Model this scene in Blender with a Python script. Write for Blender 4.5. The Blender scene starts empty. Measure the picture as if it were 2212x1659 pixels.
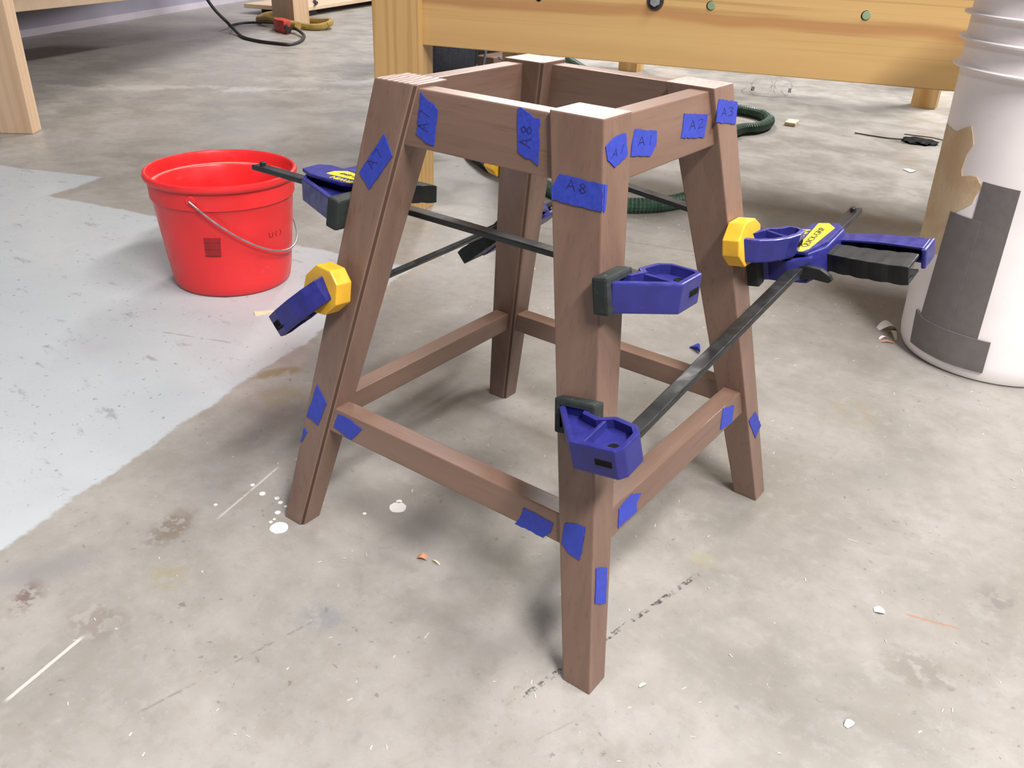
import bpy, bmesh, math, random
from mathutils import Vector, Matrix

random.seed(7)
scene = bpy.context.scene
COL = scene.collection
R = math.radians

# ------------------------------------------------------------------ camera
cam_data = bpy.data.cameras.new('camera')
cam = bpy.data.objects.new('camera', cam_data)
COL.objects.link(cam)
right = Vector((0.800281, 0.598554, 0.035818))
down = Vector((0.312473, -0.365311, -0.876874))
fwd = Vector((-0.511772, 0.712938, -0.479384))
m = Matrix.Identity(4)
for i in range(3):
    m[i][0] = right[i]
    m[i][1] = -down[i]
    m[i][2] = -fwd[i]
m[0][3], m[1][3], m[2][3] = 0.477006, -0.721269, 0.638618
cam.matrix_world = m
cam_data.sensor_fit = 'HORIZONTAL'
cam_data.sensor_width = 36.0
cam_data.lens = 36.0 * 1860.4 / 2212.0
cam_data.clip_start = 0.02
cam_data.clip_end = 60
scene.camera = cam

# ------------------------------------------------------------------ world and lamps
world = bpy.data.worlds.new('room_light')
scene.world = world
world.use_nodes = True
bg = world.node_tree.nodes['Background']
bg.inputs[0].default_value = (0.90, 0.95, 1.0, 1)
bg.inputs[1].default_value = 0.08


def ceiling_or_fill_lamp(loc, rot, size_x, size_y, power, color=(1.0, 0.97, 0.93)):
    ld = bpy.data.lights.new('ceiling_or_fill_lamp', 'AREA')
    ld.shape = 'RECTANGLE'
    ld.size, ld.size_y = size_x, size_y
    ld.energy = power
    ld.color = color
    o = bpy.data.objects.new('ceiling_or_fill_lamp', ld)
    o.location = loc
    o.rotation_euler = (0, 0, R(rot))
    COL.objects.link(o)
    return o


# long fluorescent fixtures under the workshop ceiling, plus one added fill lamp
ceiling_or_fill_lamp((1.15, 0.50, 2.9), 107, 1.3, 0.30, 108, (1.0, .965, .93))
ceiling_or_fill_lamp((1.95, -1.05, 2.9), 107, 1.3, 0.30, 220, (1.0, .945, .935))
ceiling_or_fill_lamp((-0.9, -1.9, 2.9), 107, 1.3, 0.30, 28, (.96, .97, 1.0))  # added fill behind the viewer, brightens the bench rail, bucket and floor paint
ceiling_or_fill_lamp((-2.3, 3.3, 2.9), 125, 1.5, 0.40, 100, (1.0, .955, .93))
ceiling_or_fill_lamp((-3.6, 4.9, 2.9), 125, 1.5, 0.40, 125, (1.0, .955, .93))
ceiling_or_fill_lamp((0.2, 4.3, 2.9), 107, 1.3, 0.30, 265, (1.0, .97, .96))

vs = scene.view_settings
vs.view_transform = 'Standard'
vs.look = 'None'
vs.gamma = 1.0
vs.use_curve_mapping = False
vs.exposure = 0.0


# ------------------------------------------------------------------ helpers: materials
class NT:
    def __init__(self, name):
        self.m = bpy.data.materials.new(name)
        self.m.use_nodes = True
        self.t = self.m.node_tree
        self.b = self.t.nodes['Principled BSDF']

    def n(self, typ, **kw):
        nd = self.t.nodes.new(typ)
        for k, v in kw.items():
            setattr(nd, k, v)
        return nd

    def put(self, sock, v):
        if hasattr(v, 'links') or hasattr(v, 'is_output'):
            self.t.links.new(v, sock)
        elif isinstance(v, (tuple, list)) and len(v) == 3 and sock.type == 'RGBA':
            sock.default_value = (*v, 1)
        else:
            sock.default_value = v

    def math(self, op, a, b=0.0, clamp=False):
        nd = self.n('ShaderNodeMath', operation=op, use_clamp=clamp)
        self.put(nd.inputs[0], a)
        self.put(nd.inputs[1], b)
        return nd.outputs[0]

    def mix(self, f, a, b, mode='MIX'):
        nd = self.n('ShaderNodeMixRGB', blend_type=mode)
        self.put(nd.inputs[0], f)
        self.put(nd.inputs[1], a)
        self.put(nd.inputs[2], b)
        return nd.outputs[0]

    def coord(self, kind='Object'):
        return self.n('ShaderNodeTexCoord').outputs[kind]

    def mapping(self, vec, loc=(0, 0, 0), rot=(0, 0, 0), scale=(1, 1, 1), typ='POINT'):
        nd = self.n('ShaderNodeMapping', vector_type=typ)
        self.put(nd.inputs[0], vec)
        nd.inputs[1].default_value = loc
        nd.inputs[2].default_value = rot
        nd.inputs[3].default_value = scale
        return nd.outputs[0]

    def noise(self, vec, scale, detail=3, rough=0.5, dist=0.0):
        nd = self.n('ShaderNodeTexNoise')
        self.put(nd.inputs['Vector'], vec)
        nd.inputs['Scale'].default_value = scale
        nd.inputs['Detail'].default_value = detail
        nd.inputs['Roughness'].default_value = rough
        nd.inputs['Distortion'].default_value = dist
        return nd.outputs[0]

    def ramp(self, v, lo, hi, a=0.0, b=1.0):
        nd = self.n('ShaderNodeMapRange', interpolation_type='SMOOTHSTEP')
        self.put(nd.inputs[0], v)
        nd.inputs[1].default_value = lo
        nd.inputs[2].default_value = hi
        nd.inputs[3].default_value = a
        nd.inputs[4].default_value = b
        return nd.outputs[0]

    def length(self, vec):
        nd = self.n('ShaderNodeVectorMath', operation='LENGTH')
        self.put(nd.inputs[0], vec)
        return nd.outputs['Value']

    def sep(self, vec):
        nd = self.n('ShaderNodeSeparateXYZ')
        self.put(nd.inputs[0], vec)
        return nd.outputs

    def bump(self, h, strength=0.2, dist=0.002):
        nd = self.n('ShaderNodeBump')
        self.put(nd.inputs['Height'], h)
        nd.inputs['Strength'].default_value = strength
        nd.inputs['Distance'].default_value = dist
        self.t.links.new(nd.outputs[0], self.b.inputs['Normal'])

    def set(self, color=None, rough=None, metal=None, spec=None, **kw):
        if color is not None:
            self.put(self.b.inputs['Base Color'], color)
        if rough is not None:
            self.put(self.b.inputs['Roughness'], rough)
        if metal is not None:
            self.put(self.b.inputs['Metallic'], metal)
        if spec is not None:
            self.put(self.b.inputs['Specular IOR Level'], spec)
        for k, v in kw.items():
            self.put(self.b.inputs[k], v)
        return self.m


def plastic(name, col, rough=0.4, var=0.12, scuff=0.0, scuff_col=(.5, .5, .5), spec=0.5, scale=40):
    t = NT(name)
    co = t.coord()
    nz = t.noise(co, scale, 3)
    dark = tuple(c * (1 - var) for c in col)
    lite = tuple(min(1, c * (1 + var)) for c in col)
    c = t.mix(t.ramp(nz, .3, .7), dark, lite)
    if scuff:
        s = t.noise(t.mapping(co, scale=(1, 1, 2.3)), scale * 3.5, 5, .65)
        c = t.mix(t.ramp(s, .60, .74, 0, scuff), c, scuff_col)
    r = t.ramp(t.noise(co, scale * 2, 2), .3, .7, rough * .8, rough * 1.25)
    return t.set(c, r, spec=spec)


def wood(name, base, dark, axis, along=2.0, across=45.0, pores=True, contrast=1.0, rough=.5, spec=.5,
         bands=0.0, band_scale=18.0, band_col=None, seed=0.0, extra=None, vary=0.0):
    """grain that runs along the given axis of the object's own space"""
    t = NT(name)
    co = t.coord()
    sc = [across] * 3
    sc['xyz'.index(axis)] = along
    v = t.mapping(co, loc=(seed, seed * 1.7, seed * .6), scale=tuple(sc))
    big = t.noise(t.mapping(v, scale=(.16, .16, .16)), 1.0, 3, .55, .4)
    mid = t.noise(v, 1.0, 4, .6, .3)
    f = t.math('ADD', t.math('MULTIPLY', big, .55), t.math('MULTIPLY', mid, .45))
    c = t.mix(t.ramp(f, .5 - .22 / contrast, .5 + .22 / contrast), dark, base)
    if bands:
        wv = t.n('ShaderNodeTexWave', wave_type='RINGS', rings_direction='XYZ'['xyz'.index(axis)])
        sc2 = [1.0] * 3
        sc2['xyz'.index(axis)] = .05
        t.put(wv.inputs['Vector'], t.mapping(co, loc=(seed * .13 + .05, seed * .07 + .11, seed * .05 - .09), scale=tuple(sc2)))
        wv.inputs['Scale'].default_value = band_scale
        wv.inputs['Distortion'].default_value = 5.0
        wv.inputs['Detail'].default_value = 2.0
        wv.inputs['Detail Scale'].default_value = 1.6
        c = t.mix(t.ramp(wv.outputs['Fac'], .55, .95, 0, bands), c, band_col or dark)
    if pores:
        sc3 = [across * 9] * 3
        sc3['xyz'.index(axis)] = along * 9
        p = t.noise(t.mapping(co, scale=tuple(sc3)), 1.0, 2)
        c = t.mix(t.ramp(p, .55, .75, 0, .30), c, tuple(x * .6 for x in dark))
        t.bump(p, .15, .0006)
    if extra:
        c = extra(t, co, c)
    if vary:
        # every piece of timber is a little lighter or darker than the next
        k = t.ramp(t.n('ShaderNodeObjectInfo').outputs['Random'], 0, 1, 1 - vary, 1 + vary)
        c = t.mix(1.0, c, k, 'MULTIPLY')
    return t.set(c, rough, spec=spec)


# ------------------------------------------------------------------ helpers: objects
INV = {}


def tag(o, label=None, cat=None, group=None, kind=None):
    for k, v in (('label', label), ('category', cat), ('group', group), ('kind', kind)):
        if v:
            o[k] = v
    return o


def thing(name, loc, label, cat, group=None, rot=None):
    o = bpy.data.objects.new(name, None)
    o.empty_display_size = .05
    COL.objects.link(o)
    M = Matrix.Translation(Vector(loc))
    if rot is not None:
        M = M @ rot.to_4x4()
    o.matrix_world = M
    INV[o.name] = M.inverted()
    return tag(o, label, cat, group)


def part(name, bm, mat, parent=None, smooth=False, local=False, label=None):
    """one mesh object; bm is in world space unless local, then in the thing's own space"""
    if parent is not None and not local:
        bmesh.ops.transform(bm, matrix=INV[parent.name], verts=bm.verts)
    bmesh.ops.recalc_face_normals(bm, faces=bm.faces)
    me = bpy.data.meshes.new(name)
    bm.to_mesh(me)
    bm.free()
    for mm in (mat if isinstance(mat, (list, tuple)) else [mat]):
        me.materials.append(mm)
    if smooth:
        me.polygons.foreach_set('use_smooth', [True] * len(me.polygons))
        if hasattr(me, 'set_sharp_from_angle'):
            me.set_sharp_from_angle(angle=R(38))
    o = bpy.data.objects.new(name, me)
    COL.objects.link(o)
    if parent is not None:
        o.parent = parent
        INV[o.name] = INV[parent.name]
    if label:
        o['label'] = label
    return o


def single(name, bm, mat, loc, label, cat, group=None, smooth=False):
    """a thing that is one mesh, with its origin at its base"""
    bmesh.ops.translate(bm, vec=-Vector(loc), verts=bm.verts)
    o = part(name, bm, mat, None, smooth)
    o.location = loc
    return tag(o, label, cat, group)


def bevel(bm, w, seg=2, ang=25):
    es = [e for e in bm.edges if len(e.link_faces) == 2 and e.calc_face_angle(0) > R(ang)]
    bmesh.ops.bevel(bm, geom=es, offset=w, segments=seg, affect='EDGES', profile=.6, clamp_overlap=True)
    return bm


def hexa(c8, bm=None):
    """box from 8 corners: bottom ring of four, top ring of four"""
    bm = bm or bmesh.new()
    v = [bm.verts.new(p) for p in c8]
    for f in ((0, 1, 2, 3), (4, 5, 6, 7), (0, 1, 5, 4), (1, 2, 6, 5), (2, 3, 7, 6), (3, 0, 4, 7)):
        bm.faces.new([v[i] for i in f])
    bmesh.ops.recalc_face_normals(bm, faces=bm.faces)
    return bm


def box(x0, x1, y0, y1, z0, z1, bm=None, M=None):
    c = [(x0, y0, z0), (x1, y0, z0), (x1, y1, z0), (x0, y1, z0), (x0, y0, z1), (x1, y0, z1), (x1, y1, z1), (x0, y1, z1)]
    if M is not None:
        c = [M @ Vector(p) for p in c]
    return hexa(c, bm)


def prism(pts, z0, z1, bm=None, M=None):
    """a polygon in x, y given a thickness in z"""
    bm = bm or bmesh.new()
    M = M or Matrix.Identity(4)
    a = [bm.verts.new(M @ Vector((x, y, z0))) for x, y in pts]
    b = [bm.verts.new(M @ Vector((x, y, z1))) for x, y in pts]
    k = len(pts)
    bm.faces.new(a[::-1])
    bm.faces.new(b)
    for i in range(k):
        j = (i + 1) % k
        bm.faces.new((a[i], a[j], b[j], b[i]))
    bmesh.ops.recalc_face_normals(bm, faces=bm.faces)
    return bm


def pocket(bm, direction, thick, depth):
    """sink the largest face that looks along direction, leaving a rim"""
    d = Vector(direction)
    fs = [f for f in bm.faces if f.normal.dot(d) > .95]
    f = max(fs, key=lambda q: q.calc_area())
    bmesh.ops.inset_region(bm, faces=[f], thickness=thick, use_even_offset=True)
    r = bmesh.ops.extrude_face_region(bm, geom=[f])
    vv = [g for g in r['geom'] if isinstance(g, bmesh.types.BMVert)]
    bmesh.ops.translate(bm, vec=-d * depth, verts=vv)
    bmesh.ops.delete(bm, geom=[f], context='FACES_ONLY')
    return bm


def loft(rings, bm=None, cap=True):
    bm = bm or bmesh.new()
    vs_ = [[bm.verts.new(p) for p in ring] for ring in rings]
    k = len(rings[0])
    for a, b in zip(vs_, vs_[1:]):
        for i in range(k):
            j = (i + 1) % k
            bm.faces.new((a[i], a[j], b[j], b[i]))
    if cap:
        bm.faces.new(vs_[0][::-1])
        bm.faces.new(vs_[-1])
    bmesh.ops.recalc_face_normals(bm, faces=bm.faces)
    return bm


def catmull(pts, sub=8):
    P = [Vector(p) for p in pts]
    P = [P[0] * 2 - P[1]] + P + [P[-1] * 2 - P[-2]]
    out = []
    for i in range(1, len(P) - 2):
        for s in range(sub):
            t = s / sub
            a, b, c, d = P[i - 1], P[i], P[i + 1], P[i + 2]
            out.append(.5 * ((2 * b) + (c - a) * t + (2 * a - 5 * b + 4 * c - d) * t * t + (3 * b - a - 3 * c + d) * t ** 3))
    out.append(P[-2])
    return out


def tube(pts, r, seg=10, bm=None, flat=1.0, rfun=None):
    bm = bm or bmesh.new()
    P = [Vector(p) for p in pts]
    up = Vector((0, 0, 1))
    rings = []
    for i, p in enumerate(P):
        d = (P[min(i + 1, len(P) - 1)] - P[max(i - 1, 0)]).normalized()
        s = d.cross(up)
        if s.length < 1e-4:
            s = d.cross(Vector((1, 0, 0)))
        s.normalize()
        u = s.cross(d)
        rr = rfun(i) if rfun else r
        rings.append([p + s * math.cos(a) * rr + u * math.sin(a) * rr * flat for a in (2 * math.pi * q / seg for q in range(seg))])
    return loft(rings, bm)


def lathe(prof, cx, cy, seg=64, bm=None, close=False):
    """prof: list of (radius, z)"""
    bm = bm or bmesh.new()
    rings = []
    for r, z in prof:
        rings.append([bm.verts.new((cx + r * math.cos(2 * math.pi * i / seg), cy + r * math.sin(2 * math.pi * i / seg), z)) for i in range(seg)])
    n = len(rings)
    for q in range(n if close else n - 1):
        a, b = rings[q], rings[(q + 1) % n]
        for i in range(seg):
            j = (i + 1) % seg
            bm.faces.new((a[i], a[j], b[j], b[i]))
    if not close:
        bm.faces.new(rings[0][::-1])
        bm.faces.new(rings[-1])
    bmesh.ops.recalc_face_normals(bm, faces=bm.faces)
    return bm


def disc(cx, cy, z0, z1, rx, ry, rot=0, k=14, jag=0.0, bm=None):
    pts = []
    for i in range(k):
        a = 2 * math.pi * i / k
        s = 1 + random.uniform(-jag, jag)
        x, y = rx * math.cos(a) * s, ry * math.sin(a) * s
        pts.append((cx + x * math.cos(rot) - y * math.sin(rot), cy + x * math.sin(rot) + y * math.cos(rot)))
    return prism(pts, z0, z1, bm)


def frame2(o, ang):
    """matrix with x along a bench and y away from the viewer"""
    return Matrix.Translation(Vector(o)) @ Matrix.Rotation(ang, 4, 'Z')


# ------------------------------------------------------------------ materials
W_BASE, W_DARK = (.214, .132, .097), (.130, .076, .054)
walnut = {a: wood('walnut_' + a, W_BASE, W_DARK, a, along=2.2, across=42, rough=.40, spec=.6, seed=s, vary=.10) for a, s in (('x', 1.3), ('y', 4.1), ('z', 7.7))}


dark_edge = wood('dark_chamfer', (.085, .050, .036), (.065, .038, .027), 'z', along=2.2, across=42, rough=.6, spec=.2)  # darker brown wood for the wide chamfers of two legs


def end_grain(name, ring, seed):
    t = NT(name)
    co = t.coord()
    wv = t.n('ShaderNodeTexWave', wave_type='RINGS', rings_direction='Z')
    t.put(wv.inputs['Vector'], t.mapping(co, loc=(seed + .40, .16, 0)))
    wv.inputs['Scale'].default_value = 46
    wv.inputs['Distortion'].default_value = 2.6
    wv.inputs['Detail'].default_value = 1.0
    wv.inputs['Detail Scale'].default_value = 1.2
    base = t.mix(t.ramp(t.noise(co, 60, 3), .3, .7), (.36, .265, .24), (.42, .32, .295))
    c = t.mix(t.ramp(wv.outputs['Fac'], .1, .9, 0, ring), base, (.15, .085, .065))
    return t.set(c, .48, spec=.35)


grain_plain = end_grain('end_grain_plain', .12, .2)
grain_rings = end_grain('end_grain_rings', .85, .17)


def pine_band(t, co, c):
    s = t.sep(co)
    wob = t.noise(t.mapping(co, scale=(1.3, 1, 1)), 2.0, 2)
    z = t.math('ADD', s[2], t.math('MULTIPLY', wob, .05))
    d = t.math('ABSOLUTE', t.math('SUBTRACT', z, .497))
    c = t.mix(t.ramp(d, .004, .017, .75, 0), c, (.36, .17, .065))
    ln = t.noise(t.mapping(co, scale=(1.0, 1, 95)), 1.0, 3, .5, .8)
    up = t.ramp(s[2], .41, .45)
    return t.mix(t.math('MULTIPLY', t.ramp(ln, .50, .62, 0, .6), up), c, (.34, .20, .075))


PINE, PINE_D = (.56, .37, .155), (.43, .265, .10)
pine_x = wood('stained_pine_rail', PINE, PINE_D, 'x', along=1.2, across=26, pores=False, contrast=.8, rough=.42, extra=pine_band)
pine_z = wood('stained_pine_post', (.55, .36, .15), PINE_D, 'z', along=1.2, across=26, pores=False, contrast=.8, rough=.42, bands=.5, band_scale=17, band_col=(.36, .205, .075), seed=2.0)
pine_top = wood('bench_top_pine', (.55, .38, .20), (.42, .28, .13), 'x', rough=.5, pores=False)
pale_z = wood('raw_pine_post', (.60, .44, .30), (.49, .33, .20), 'z', along=1.0, across=18, pores=False, rough=.6, bands=.35, band_scale=14, band_col=(.45, .28, .16), seed=5.0)
pale_x = wood('raw_pine_board', (.60, .46, .33), (.50, .37, .25), 'x', along=1.0, across=18, pores=False, rough=.6)
two_tone = wood('two_tone_pine', (.56, .38, .17), (.40, .21, .06), 'z', along=.8, across=14, pores=False, contrast=3.0, rough=.45, seed=9.2)

blue_plastic = plastic('blue_plastic', (.022, .023, .160), .36, .12, .30, (.11, .11, .32), spec=.36, scale=55)
yellow_plastic = plastic('yellow_plastic', (.72, .40, .028), .45, .10, .10, (.5, .28, .05))
yellow_label = plastic('yellow_label', (.86, .69, .03), .35, .03)
black_grip = plastic('black_grip', (.012, .0135, .0145), .5, .25, .25, (.04, .04, .04), spec=.3)
bar_steel = plastic('black_steel', (.014, .015, .016), .42, .25, .25, (.05, .05, .05), spec=.5)
grey_pad = plastic('grey_rubber', (.024, .029, .028), .7, .2, .5, (.16, .16, .145), spec=.25, scale=45)
dark_hole = plastic('dark_recess', (.008, .008, .007), .7, .2, spec=.08)  # near-black: shade of slots and screw holes, also knot and rag
tape_blue = plastic('blue_masking_tape', (.026, .046, .36), .5, .08, .05, (.10, .14, .5), scale=160)
ink = plastic('pen_ink', (.011, .015, .115), .6, .2)
print_ink = plastic('print_ink', (.012, .012, .05), .6, .2)
red_plastic = plastic('red_plastic', (.72, .023, .026), .38, .06, .22, (.78, .16, .14), scale=14)
red_worn = plastic('red_worn_edge', (.82, .30, .25), .5, .1)
red_dark = plastic('dark_red_print', (.13, .010, .012), .6, .2)
wire_metal = plastic('galvanised_wire', (.32, .30, .32), .35, .15)
wire_metal.node_tree.nodes['Principled BSDF'].inputs['Metallic'].default_value = .6
white_plastic = plastic('white_plastic', (.88, .835, .83), .42, .05, .16, (.52, .45, .38), scale=9)
duct = plastic('grey_duct_tape', (.145, .132, .128), .5, .06, .10, (.19, .18, .17), scale=60)
hose_green = plastic('green_hose', (.022, .062, .038), .45, .2, .25, (.08, .13, .09))
rubber = plastic('black_rubber', (.020, .018, .018), .55, .2)
red_plug = plastic('red_plug', (.42, .040, .025), .45, .15, .35, (.5, .25, .2))
navy_cloth = plastic('navy_cloth', (.010, .012, .020), .85, .3, .2, (.03, .035, .05))
grey_strap = plastic('grey_webbing', (.10, .12, .14), .8, .2)
white_paint = plastic('white_paint', (.74, .73, .70), .4, .04)
chip_wood = plastic('chip_wood', (.62, .53, .36), .7, .1)
paper_white = plastic('paper_white', (.72, .69, .64), .7, .06)
orange_chip = plastic('orange_chip', (.62, .30, .17), .7, .15)
green_plug = plastic('green_dowel', (.20, .27, .16), .5, .1)
steel = plastic('zinc_steel', (.40, .42, .43), .3, .15)
steel.node_tree.nodes['Principled BSDF'].inputs['Metallic'].default_value = .7
wall_paint = plastic('lavender_wall', (.30, .29, .36), .7, .05, scale=3)
wall_base = plastic('wall_base', (.52, .48, .55), .6, .05, scale=3)
strap_yellow = plastic('dull_yellow_cord', (.25, .17, .035), .7, .2, .3, (.12, .09, .03))


def tan_mat():
    t = NT('torn_tan_paper')
    co = t.coord()
    n1 = t.noise(co, 14, 4, .6)
    c = t.mix(t.ramp(n1, .38, .6), (.60, .42, .25), (.66, .52, .34))
    c = t.mix(t.ramp(t.noise(t.mapping(co, loc=(3, 1, 2)), 38, 4, .6), .60, .70, 0, .5), c, (.40, .27, .15))
    return t.set(c, .7)


tan_paper = tan_mat()


def clear_mat():
    t = NT('clear_polycarbonate')
    t.set((.92, .92, .93), .05, spec=.5)
    t.b.inputs['Alpha'].default_value = .26
    return t.m


clear = clear_mat()
t_ = NT('frosted_rim')
clear_rim = t_.set((.70, .70, .72), .2)
clear_rim.node_tree.nodes['Principled BSDF'].inputs['Alpha'].default_value = .55


# ------------------------------------------------------------------ floor
def floor_mat():
    t = NT('concrete_floor')
    geo = t.n('ShaderNodeNewGeometry').outputs['Position']
    big = t.noise(geo, 1.6, 4, .55, .4)
    mid = t.noise(t.mapping(geo, loc=(5, 2, 0)), 7.0, 5, .62, .3)
    fine = t.noise(t.mapping(geo, loc=(1, 8, 0)), 46.0, 5, .65)
    grit = t.noise(t.mapping(geo, loc=(3, 3, 0)), 240.0, 2, .6)
    wob = t.math('SUBTRACT', mid, .5)
    wob2 = t.math('SUBTRACT', fine, .5)
    c = t.mix(t.ramp(big, .32, .68), (.292, .277, .245), (.355, .333, .305))
    c = t.mix(t.ramp(mid, .36, .66, 0, .75), c, (.395, .372, .345))
    c = t.mix(t.ramp(t.noise(t.mapping(geo, loc=(9, 4, 0)), 4.2, 5, .6, .5), .52, .68, 0, .55), c, (.255, .240, .215))
    c = t.mix(t.ramp(fine, .52, .72, 0, .40), c, (.245, .232, .208))
    c = t.mix(t.ramp(fine, .48, .30, 0, .35), c, (.43, .41, .38))
    tan = t.noise(t.mapping(geo, loc=(7, 1, 0)), 26.0, 6, .70, .3)
    c = t.mix(t.ramp(tan, .50, .64, 0, .42), c, (.300, .272, .232))
    c = t.mix(t.ramp(tan, .46, .34, 0, .30), c, (.43, .415, .40))
    spot = t.noise(t.mapping(geo, loc=(4, 9, 0)), 92.0, 3, .55)
    patch = t.ramp(t.noise(t.mapping(geo, loc=(8, 3, 0)), 5.0, 3, .5), .42, .60)
    c = t.mix(t.math('MULTIPLY', t.ramp(spot, .655, .70, 0, .65), patch), c, (.165, .155, .145))
    # old pale blue-grey paint, with a ragged edge
    s = t.sep(geo)
    x = t.math('ADD', s[0], t.math('ADD', t.math('MULTIPLY', wob, .030), t.math('MULTIPLY', wob2, .012)))
    y = t.math('ADD', s[1], t.math('ADD', t.math('MULTIPLY', wob, .05), t.math('MULTIPLY', wob2, .02)))
    e1 = t.math('ADD', x, t.math('ADD', t.math('MULTIPLY', y, .265), .525))
    m1 = t.ramp(e1, .004, -.004)
    e2 = t.math('SUBTRACT', y, t.math('ADD', t.math('MULTIPLY', x, .235), .643))
    m2 = t.ramp(e2, .006, -.006)
    e3 = t.math('SUBTRACT', y, t.math('ADD', t.math('MULTIPLY', x, .41), 1.121))
    m3 = t.math('MULTIPLY', t.ramp(e3, .008, -.008), t.ramp(t.math('ADD', x, t.math('MULTIPLY', y, .34)), -1.53, -1.55))
    mk = t.math('MULTIPLY', m1, t.math('MAXIMUM', m2, m3))
    wear = t.ramp(t.noise(t.mapping(geo, loc=(2, 6, 0), rot=(0, 0, .5), scale=(1, 2.4, 1)), 13, 6, .70), .585, .68, 0, .8)
    paint = t.mix(t.ramp(big, .35, .65), (.475, .51, .53), (.525, .555, .57))
    paint = t.mix(t.ramp(mid, .45, .70, 0, .5), paint, (.45, .45, .475))
    paint = t.mix(t.math('MULTIPLY', wear, .7), paint, (.25, .25, .26))
    paint = t.mix(t.ramp(spot, .66, .70, 0, .6), paint, (.20, .20, .22))
    c = t.mix(mk, c, paint)

    shared = {}

    def breakup(ns):
        # a few noises shared by all the stains, to keep the floor quick to shade
        q = min((5, 40, 65, 130), key=lambda k: abs(k - ns))
        if q not in shared:
            shared[q] = t.noise(t.mapping(geo, loc=(q * .37, q * .11, 0)), q, 4, .62)
        return shared[q]

    def blob(px, py, rx, ry, rot, col, strength, soft=.55, ns=None, thr=None):
        nonlocal c
        l = t.length(t.mapping(geo, loc=(px, py, 0), rot=(0, 0, rot), scale=(rx, ry, 1), typ='TEXTURE'))
        l = t.math('ADD', l, t.math('MULTIPLY', wob2, 1.1))
        k = t.ramp(l, 1.0, soft, 0, strength)
        if thr:
            k = t.math('MULTIPLY', k, t.ramp(breakup(ns), thr - .06, thr + .05))
        c = t.mix(k, c, col)

    # stains, spills and scuffs, then pale streaks on the far floor
    blob(-.298, -.307, .030, .050, .4, (.20, .16, .125), .75, .3, 60, .46)
    blob(-.229, -.359, .034, .026, 0, (.33, .285, .17), .6, .2, 65, .47)
    blob(-.315, -.465, .022, .040, .9, (.17, .11, .10), .8, .2, 70, .5)
    blob(-.223, -.442, .045, .035, .3, (.23, .19, .165), .6, .3, 60, .48)
    blob(-.504, .021, .020, .055, -.5, (.25, .20, .10), .8, .3, 50, .45)
    blob(-.442, -.022, .050, .045, .2, (.30, .26, .16), .6, .3, 50, .46)
    blob(.45, .017, .045, .036, .2, (.235, .22, .185), .7, .4, 95, .46)
    blob(.492, .18, .030, .035, .6, (.20, .19, .18), .6, .3, 70, .5)
    blob(.237, .491, .06, .05, 0, (.34, .29, .20), .55, .3, 45, .52)
    blob(-.053, -.296, .036, .028, .4, (.22, .23, .25), .6, .2, 40, .47)
    blob(.212, .036, .024, .022, .4, (.36, .34, .22), .6, .2, 65, .47)
    blob(-.338, -.433, .08, .035, 1.2, (.26, .245, .245), .55, .2)
    blob(.161, -.111, .06, .05, .4, (.27, .26, .245), .4, .2)
    blob(-.104, -.125, .08, .06, .4, (.25, .225, .205), .4, .2)
    blob(-.18, 2.50, .10, .05, .5, (.02, .02, .02), .9, .2)
    blob(.3, .33, .10, .06, .8, (.27, .26, .24), .5, .2)
    blob(-1.2, .9, .3, .12, .5, (.24, .225, .20), .5, .2)
    blob(-1.9, 1.1, .25, .5, .4, (.43, .41, .39), .5, .2)
    blob(-2.6, 1.3, .9, .10, .75, (.62, .60, .57), .55, .2, 5, .47)
    blob(-2.3, 1.9, .5, .13, .75, (.60, .58, .55), .5, .2, 5, .47)

    def line(x0, y0, x1, y1, w, col, strength, ns=40, thr=.5):
        nonlocal c
        L = math.hypot(x1 - x0, y1 - y0) / 2
        v = t.sep(t.mapping(geo, loc=((x0 + x1) / 2, (y0 + y1) / 2, 0), rot=(0, 0, math.atan2(y1 - y0, x1 - x0)), scale=(L, w, 1), typ='TEXTURE'))
        k = t.math('MAXIMUM', t.math('ABSOLUTE', v[0]), t.math('ABSOLUTE', t.math('ADD', v[1], t.math('MULTIPLY', wob2, .8))))
        k = t.ramp(k, 1.0, .8, 0, strength)
        if thr:
            k = t.math('MULTIPLY', k, t.ramp(breakup(ns), thr - .06, thr + .06))
        c = t.mix(k, c, col)

    line(-.27, -.267, -.302, -.143, .0018, (.60, .58, .55), .8, 40, .36)
    line(-.195, -.549, -.217, -.458, .0022, (.66, .62, .60), .9, 40, .3)
    line(.161, -.275, .221, .023, .0032, (.05, .05, .05), .9, 130, .53)
    line(.417, .092, .474, .107, .0016, (.40, .23, .16), .85, 40, .3)
    line(-.097, -.503, -.055, -.294, .0016, (.22, .21, .20), .7, 60, .5)
    line(.202, -.285, .219, -.243, .0008, (.24, .23, .22), .5, 40, .44)
    line(-.79, -.02, -.62, .05, .0020, (.25, .25, .26), .6, 40, .46)
    # saw cut that runs along the slab
    line(-1.35, .67, -.10, 1.02, .0025, (.20, .19, .18), .5, 20, .40)
    c = t.mix(t.ramp(grit, .64, .74, 0, .35), c, (.20, .19, .18))
    c = t.mix(t.ramp(grit, .34, .26, 0, .35), c, (.52, .50, .47))
    t.bump(t.math('ADD', fine, t.math('MULTIPLY', grit, .35)), .16, .002)
    r = t.ramp(mid, .35, .65, .30, .48)
    r = t.math('ADD', r, t.math('MULTIPLY', wob2, .18))
    c = t.mix(1.0, c, (.795, .80, .80), 'MULTIPLY')
    return t.set(c, r, spec=.45)


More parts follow.
